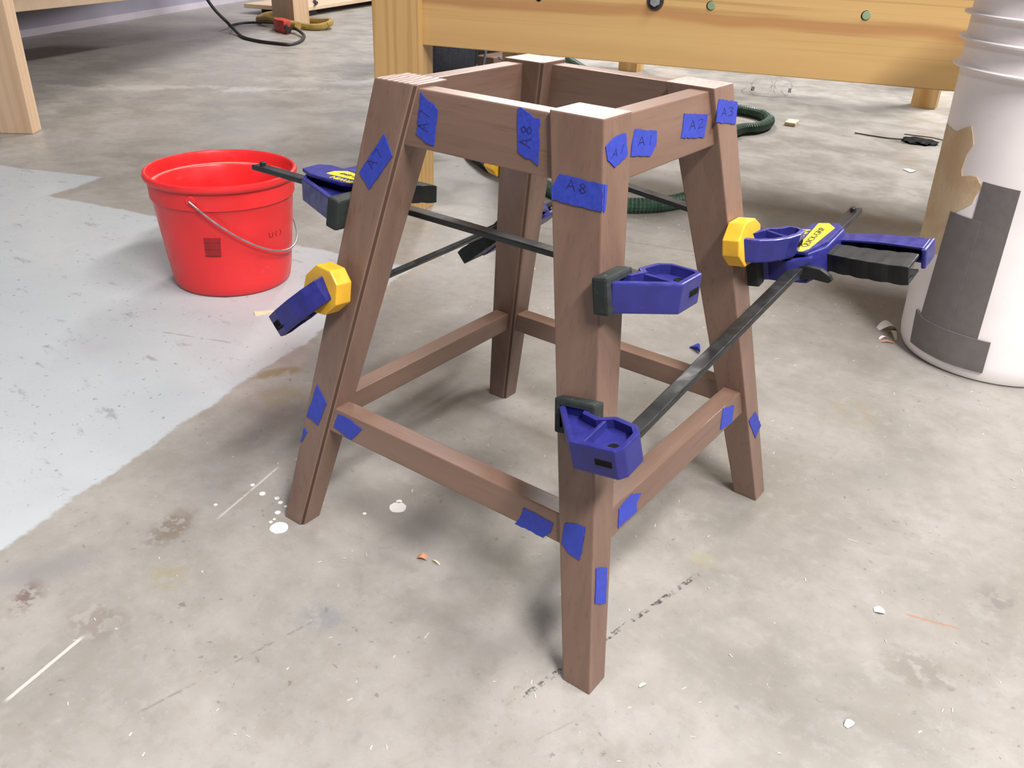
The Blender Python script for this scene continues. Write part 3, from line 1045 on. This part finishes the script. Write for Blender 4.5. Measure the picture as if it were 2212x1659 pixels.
def face_disc(x, z, r, y0, y1, seg=22):
    bm = bmesh.new()
    Mx = Matrix.Translation((x, (y0 + y1) / 2, z)) @ Matrix.Rotation(R(90), 4, 'X')
    bmesh.ops.create_cone(bm, cap_ends=True, segments=seg, radius1=r, radius2=r, depth=abs(y1 - y0), matrix=Mx)
    return bm


part('washer', bevel(face_disc(.507, .496, .0165, .0165, .0205), .0006, 1), rubber, front, local=True)
part('bolt', bevel(face_disc(.507, .496, .0105, .010, .0205, 6), .0012, 2), steel, front, local=True)
for x, z in ((.616, .4945), (.902, .4955)):
    part('dowel_rim', face_disc(x, z, .0085, .0194, .0205), dark_hole, front, local=True)
    part('dowel', bevel(face_disc(x + .001, z, .0077, .0180, .0205), .0006, 1), green_plug, front, local=True, label='pale green dowel plug')
part('knot', face_disc(.264, .486, .006, .0194, .0205, 9), dark_hole, front, local=True)

# ------------------------------------------------------------------ second workbench further back
A2 = R(6)
b2 = thing('workbench', (-1.69, 3.06, 0), 'second pine workbench far behind, only its two feet showing', 'workbench', rot=Matrix.Rotation(A2, 3, 'Z'))
for x0, y0 in ((0, 0), (1.315, 0), (0, .55), (1.315, .55)):
    bench_part(b2, 'post', (x0, x0 + .095, y0, y0 + .085, 0, .82), two_tone, None)
for y0 in (.02, .57):
    bench_part(b2, 'side_rail', (.093, 1.317, y0, y0 + .04, .55, .78), pine_x, None)

# ------------------------------------------------------------------ pale bench at the left edge
A3 = R(39)
b3 = thing('workbench', (-2.253, .546, 0), 'pale raw pine workbench at the far left edge', 'workbench', rot=Matrix.Rotation(A3, 3, 'Z'))
bench_part(b3, 'post', (-.098, 0, 0, .060, 0, .82), pale_z, None, .003)
bench_part(b3, 'post', (-1.10, -1.00, 0, .060, 0, .82), pale_z, None, .003)
e0, e1, en = Vector((-1.92, .40, 0)), Vector((-3.62, 3.16, 0)), Vector((-.85, -.52, 0)) * 1.25
bm = hexa([(p.x, p.y, z) for z in (.82, .88) for p in (e0, e1, e1 + en, e0 + en)])
part('bench_top', bevel(bm, .003, 1), pine_top, b3)  # unseen top, its front edge pushed out to shade the floor below
rd = Vector((-.322, .947, 0)).normalized()
rp = Vector((-3.075, .99, 0))
rn = Vector((-rd.y, rd.x, 0))
q0, q1 = rp - rd * .75, rp + rd * .95
bm = hexa([(p.x, p.y, z) for z in (.25, .37) for p in (q0, q1, q1 + rn * .04, q0 + rn * .04)])
part('lower_rail', bevel(bm, .003, 2), pale_x, b3)

# the bench's far post, with cords around it
fu = Vector((-.976, .217, 0)).normalized()
fv = Vector((.217, .976, 0)).normalized()
f0 = Vector((-3.77, 2.872, 0))
bm = hexa([(p.x, p.y, z) for z in (0, .82) for p in (f0, f0 + fv * .10, f0 + fv * .10 + fu * .27, f0 + fu * .27)])
part('post', bevel(bm, .004, 2), pale_z, b3)
ring = [f0 + fu * .135 + fv * .07 + Vector((math.cos(a) * .28, math.sin(a) * .145, .028 + .010 * math.sin(3 * a))) for a in (2 * math.pi * k / 40 for k in range(41))]
single('strap', tube(ring, .016, 8, flat=1.2), strap_yellow, (ring[0].x, ring[0].y, 0), 'dull yellow strap looped around the foot of the cream post', 'strap', smooth=True)

cord = catmull([(-3.95, 2.36, .40), (-3.94, 2.375, .25), (-3.905, 2.42, .13), (-3.845, 2.47, .045), (-3.70, 2.42, .010), (-3.563, 2.357, .008), (-3.422, 2.335, .008), (-3.299, 2.353, .008), (-3.236, 2.379, .008),
                (-3.285, 2.488, .008), (-3.411, 2.628, .012), (-3.527, 2.70, .020), (-3.600, 2.725, .030)], 8)
pg = thing('extension_cord', (-3.563, 2.357, 0), 'black extension cord with a red three-way plug, curving over the far floor', 'cord')
part('cord', tube(cord, .0085, 10), rubber, pg, True)
lp = catmull([(-3.86, 2.485, .040), (-3.93, 2.54, .022), (-4.05, 2.66, .010), (-4.08, 2.745, .010), (-4.02, 2.79, .016), (-3.92, 2.80, .024), (-3.81, 2.78, .032)], 8)
part('cord', tube(lp, .007, 10), rubber, pg, True)
M3 = Matrix.Translation((-3.70, 2.725, .034)) @ Matrix.Rotation(math.atan2(.30, -.70) + math.pi, 4, 'Z')
plug = part('plug', bevel(prism([(-.085, -.020), (-.05, -.034), (.02, -.034), (.05, -.022), (.085, -.018), (.085, .020), (.04, .034), (-.05, .034), (-.085, .022)], -.033, .033, None, M3), .006, 2), red_plug, pg, True, label='red three-way plug')
part('collar', tube([M3 @ Vector((.080, 0, 0)), M3 @ Vector((.135, -.006, -.008))], .016, 12), rubber, plug, True)
part('collar', tube([M3 @ Vector((-.080, 0, 0)), M3 @ Vector((-.125, .006, -.002))], .016, 12), rubber, plug, True)
part('socket', tube([M3 @ Vector((.02, .02, .005)), M3 @ Vector((.10, .058, .005))], .024, 12), strap_yellow, plug, True, label='dull yellow socket')

pdir_ = Vector((-.31, .95, 0)).normalized()
pn_ = Vector((-pdir_.y, pdir_.x, 0))
p0 = Vector((-4.16, 3.26, 0))
pk = thing('plank', p0, 'cream plank raised off the floor by the wall, behind the yellow post', 'plank')
for d0, d1, n0, n1, z0, z1, nm in ((0, 2.0, 0, .42, .035, .062, 'board'), (.15, .25, .03, .39, 0, .035, 'batten'), (1.6, 1.7, .03, .39, 0, .035, 'batten')):
    bm = hexa([(p.x, p.y, z) for z in (z0, z1) for p in (p0 + pdir_ * d0 + pn_ * n0, p0 + pdir_ * d1 + pn_ * n0, p0 + pdir_ * d1 + pn_ * n1, p0 + pdir_ * d0 + pn_ * n1)])
    part(nm, bevel(bm, .003, 1), pale_x if nm == 'board' else rubber, pk)
cb = catmull([(-4.20, 3.42, .075), (-4.27, 3.50, .072), (-4.36, 3.56, .072), (-4.50, 3.70, .072), (-4.55, 3.86, .072)], 8)
single('electric_cable', tube(cb, .008, 8), rubber, (-4.36, 3.56, .062), 'dark cable curving over the cream plank', 'cable', smooth=True)

# ------------------------------------------------------------------ green hose
hp = catmull([(-1.95, 3.02, .020), (-1.60, 2.72, .020), (-1.20, 2.50, .020), (-.96, 2.46, .020), (-.867, 2.471, .020), (-.80, 2.482, .020), (-.725, 2.462, .020), (-.668, 2.395, .020), (-.642, 2.31, .020),
              (-.645, 2.225, .020), (-.675, 2.15, .020), (-.66, 2.0, .020), (-.58, 1.80, .020), (-.47, 1.52, .020), (-.43, 1.32, .020), (-.455, 1.19, .020), (-.523, 1.11, .020), (-.628, 1.065, .020),
              (-.763, 1.11, .020), (-.90, 1.155, .020), (-1.01, 1.19, .020), (-1.18, 1.32, .020), (-1.35, 1.60, .020)], 30)
# even steps, so the ribs have one pitch
acc, even, stp = 0.0, [hp[0]], .0032
for a, b in zip(hp, hp[1:]):
    L = (b - a).length
    pos = stp - acc
    while pos <= L:
        even.append(a + (b - a) * pos / L)
        pos += stp
    acc = (acc + L) % stp
bm = tube(even, .018, 12, rfun=lambda i: (.0192, .0192, .0165)[i % 3])
single('vacuum_hose', bm, hose_green, (-.523, 1.116, 0), 'dark green ribbed hose looping over the floor behind the stool', 'hose', smooth=False)

# ------------------------------------------------------------------ things under the bench
bg_ = thing('bag', (-2.20, 2.38, 0), 'dark navy cloth bag under the bench behind the stool', 'bag')
rings = []
for z, s in ((0, .86), (.02, .98), (.08, 1.0), (.18, .97), (.28, .88), (.34, .70), (.36, .40)):
    rings.append([(-2.24 + .13 * s * math.copysign(abs(math.cos(a)) ** .6, math.cos(a)), 2.38 + .20 * s * math.copysign(abs(math.sin(a)) ** .6, math.sin(a)), z) for a in (2 * math.pi * k / 28 for k in range(28))])
part('bag_body', loft(rings), navy_cloth, bg_, True)
part('bag_strap', tube(catmull([(-2.12, 2.50, .30), (-2.095, 2.535, .20), (-2.09, 2.545, .10), (-2.10, 2.54, .015)], 6), .010, 8, flat=.6), grey_strap, bg_, True)
part('bag_strap', tube(catmull([(-2.06, 2.60, .060), (-2.02, 2.62, .030), (-1.98, 2.60, .010)], 6), .009, 8, flat=.6), grey_strap, bg_, True)
cs = thing('tool_case', (-2.35, 2.88, 0), 'black tool case standing on the floor beside the navy bag', 'case')
part('case_body', bevel(box(-2.42, -2.24, 2.64, 3.05, 0, .30), .012, 3), rubber, cs, True)
part('case_handle', tube(catmull([(-2.33, 2.76, .295), (-2.33, 2.78, .335), (-2.33, 2.90, .335), (-2.33, 2.92, .295)], 6), .009, 8), navy_cloth, cs, True)
single('board', bevel(box(-2.20, -2.10, 2.62, 2.98, 0, .05), .004, 1), walnut['y'], (-2.15, 2.80, 0), 'reddish brown wooden offcut lying in front of the black case', 'wood')

# ------------------------------------------------------------------ safety glasses
gl = thing('safety_glasses', (-.89, 2.99, 0), 'clear plastic safety glasses standing on the floor under the bench', 'glasses')
gc = Vector((-.885, 2.965, 0))
gx = Vector((.85, .52, 0)).normalized()
gy = Vector((-gx.y, gx.x, 0))


def gpt(x, y, z):
    return gc + (gx * x + gy * y + Vector((0, 0, z))) * 1.22


for s in (-1, 1):
    outline = []
    for k in range(24):
        a = 2 * math.pi * k / 24
        X = .036 + .033 * math.copysign(abs(math.cos(a)) ** .75, math.cos(a))
        Z = .034 + .029 * math.copysign(abs(math.sin(a)) ** .75, math.sin(a)) - .010 * (X / .07) * (1 if math.sin(a) > 0 else -.2)
        outline.append((X, Z))
    bm = bmesh.new()
    vs2 = []
    for f_ in (1.0, .66, .33):
        vs2.append([bm.verts.new(gpt(s * (.036 + (X - .036) * f_), (.036 + (X - .036) * f_) ** 2 * 5.0 - .006 * (1 - f_ * f_), .034 + (Z - .034) * f_)) for X, Z in outline])
    for a_, b_ in zip(vs2, vs2[1:]):
        for i in range(24):
            j = (i + 1) % 24
            bm.faces.new((a_[i], a_[j], b_[j], b_[i]))
    bm.faces.new(vs2[-1])
    g2 = bmesh.ops.solidify(bm, geom=list(bm.faces), thickness=.0018)
    part('lens', bm, clear, gl, True)
    part('lens_rim', tube([gpt(s * X, X * X * 5.0, Z) for X, Z in outline + outline[:1]], .0016, 6), clear_rim, gl, True)
    part('temple', tube(catmull([gpt(s * .068, .024, .036), gpt(s * .072, .05, .034), gpt(s * .070, .10, .030), gpt(s * .062, .135, .012)], 6), .0028, 6, flat=1.8), clear_rim, gl, True)
    part('hinge', bevel(hexa([gpt(s * (.058 + dx), .019 + dy, z) for z in (.012, .026) for dx, dy in ((0, 0), (.010, .004), (.010, .010), (0, .006))]), .001, 1), rubber, gl)
part('nose_bridge', tube(catmull([gpt(-.012, .000, .026), gpt(-.004, -.003, .036), gpt(.004, -.003, .036), gpt(.012, .000, .026)], 6), .003, 6), clear_rim, gl, True)

# ------------------------------------------------------------------ scraps on the floor
bm = hexa([(x, y, z) for z in (0, .013) for x, y in ((-.622, 2.432), (-.584, 2.436), (-.596, 2.505), (-.634, 2.500))])
single('wood_block', bevel(bm, .001, 1), chip_wood, (-.61, 2.47, 0), 'small square pale wood block on the floor right of the green hose', 'wood')
bm = hexa([(x, y, z) for z in (0, .003) for x, y in ((-.113, 2.08), (-.100, 2.098), (-.076, 2.084), (-.085, 2.056))])
single('wood_chip', bm, paper_white, (-.094, 2.08, 0), 'flat white chip on the floor left of the white bucket', 'chip')
bm = hexa([(x, y, z) for z in (0, .002) for x, y in ((-.713, .142), (-.699, .133), (-.683, .168), (-.690, .170))])
single('wood_sliver', bm, chip_wood, (-.70, .152, 0), 'pointed pale wood sliver on the painted floor beside the red bucket', 'chip')
bm = loft([[(-.051, .527, .001), (-.050, .529, .003), (-.050, .5265, .0035)], [(-.036, .527, .001), (-.040, .536, .010), (-.033, .519, .012)], [(-.028, .520, .001), (-.034, .530, .011), (-.026, .515, .009)]])
single('tape_scrap', bm, tape_blue, (-.04, .525, 0), 'crumpled scrap of blue tape on the floor between the legs', 'tape')


def shaving(name, p, ln, rot, mat, label, lift=.006, wid=.008, curl=1.0):
    pts = []
    for k in range(9):
        f_ = k / 8
        pts.append((ln * (f_ - .5), math.sin(f_ * math.pi) * lift * curl + .0004))
    bm = bmesh.new()
    rings = []
    for i, (x, z) in enumerate(pts):
        wv = wid * (.35 + .65 * math.sin(math.pi * (i + 1) / 10))
        rings.append([Vector((p[0] + x * math.cos(rot) - s * math.sin(rot), p[1] + x * math.sin(rot) + s * math.cos(rot), z + t)) for s, t in ((-wv, 0), (wv, 0), (wv, .0006), (-wv, .0006))])
    return single(name, loft(rings), mat, (p[0], p[1], 0), label, 'shaving', smooth=False)


shaving('wood_shaving', (.190, .838), .034, .7, paper_white, 'largest curled white shaving at the foot of the white bucket', .012, .012)
shaving('wood_shaving', (.207, .812), .030, -.9, chip_wood, 'narrow tan shaving leaning by the foot of the white bucket', .010, .004)
shaving('wood_shaving', (.207, .779), .026, .55, orange_chip, 'thin reddish shaving nearest the viewer by the white bucket', .003, .0022)
shaving('wood_shaving', (.196, .792), .018, 1.1, paper_white, 'tiny pale shaving between the tan and reddish ones by the white bucket', .004, .003)
shaving('wood_shaving', (-.037, -.164), .012, .4, orange_chip, 'small orange curl of wood on the floor under the front stretcher', .004, .004)
shaving('wood_shaving', (-.020, -.160), .012, -.1, chip_wood, 'small pale splinter just right of the orange curl of wood', .002, .0013)
shaving('paper_bit', (.396, .079), .011, .4, paper_white, 'round white paper bit on the bare floor at right', .002, .005)
shaving('paper_bit', (.418, -.090), .011, 1.3, paper_white, 'white paper bit near the bottom right corner', .002, .0035)
shaving('wood_shaving', (.247, -.169), .008, 1.2, chip_wood, 'short pale splinter right of the nearest stool foot', .001, .0016)
shaving('wood_shaving', (-.74, .932), .030, .5, chip_wood, 'pale shaving on the floor behind the far stool leg', .003, .004)

# black wire and oily rag under the bench
wr_ = catmull([(-.385, 2.485, .004), (-.33, 2.486, .003), (-.27, 2.492, .003), (-.21, 2.502, .006)], 6)
single('steel_wire', tube(wr_, .0022, 6), rubber, (-.30, 2.49, 0), 'thin black wire on the floor left of the dark rag', 'wire', smooth=True)
rg = bmesh.new()
bmesh.ops.create_icosphere(rg, subdivisions=3, radius=1.0)
rnd = random.Random(4)
from mathutils import noise as mnoise
for q in rg.verts:
    d = 1 + .35 * mnoise.noise(q.co * 2.3)
    q.co = Vector((-.175 + q.co.x * .055 * d, 2.515 + q.co.y * .045 * d, max(0.0003, .004 + q.co.z * .010 * d)))
single('rag', rg, dark_hole, (-.175, 2.515, 0), 'small black oily rag on the floor near the white bucket', 'rag', smooth=True)
single('steel_wire', tube([(-.235, 2.545, .014), (-.150, 2.572, .012), (-.115, 2.60, .004)], .0018, 6), rubber, (-.17, 2.56, 0), 'short black wire lying over the dark rag', 'wire', smooth=True)

# sawdust and tiny flecks nobody could count
bm = bmesh.new()
rnd = random.Random(11)
for k in range(700):
    if k < 380:
        x, y = rnd.uniform(-.9, .75), rnd.uniform(-.55, .95)
    else:
        x, y = rnd.uniform(-1.6, .4), rnd.uniform(.5, 2.6)
    a, s, l = rnd.uniform(0, 3.14), rnd.uniform(.0004, .0010), rnd.uniform(.0006, .0028)
    if k >= 380:
        s, l = s * 1.6, l * 1.8
    if rnd.random() < .06:
        l *= 2.2
    ca, sa = math.cos(a), math.sin(a)
    v = [bm.verts.new((x + ca * p - sa * q, y + sa * p + ca * q, z)) for p, q, z in ((-l, -s, .0002), (l, -s * .6, .0008), (l * .8, s, .0010), (-l, s, .0005))]
    bm.faces.new(v)
ex = bmesh.ops.solidify(bm, geom=list(bm.faces), thickness=.0003)
sd = single('sawdust', bm, paper_white, (0, 0, 0), 'tiny pale wood flecks scattered over the concrete floor', 'sawdust')
sd['kind'] = 'stuff'
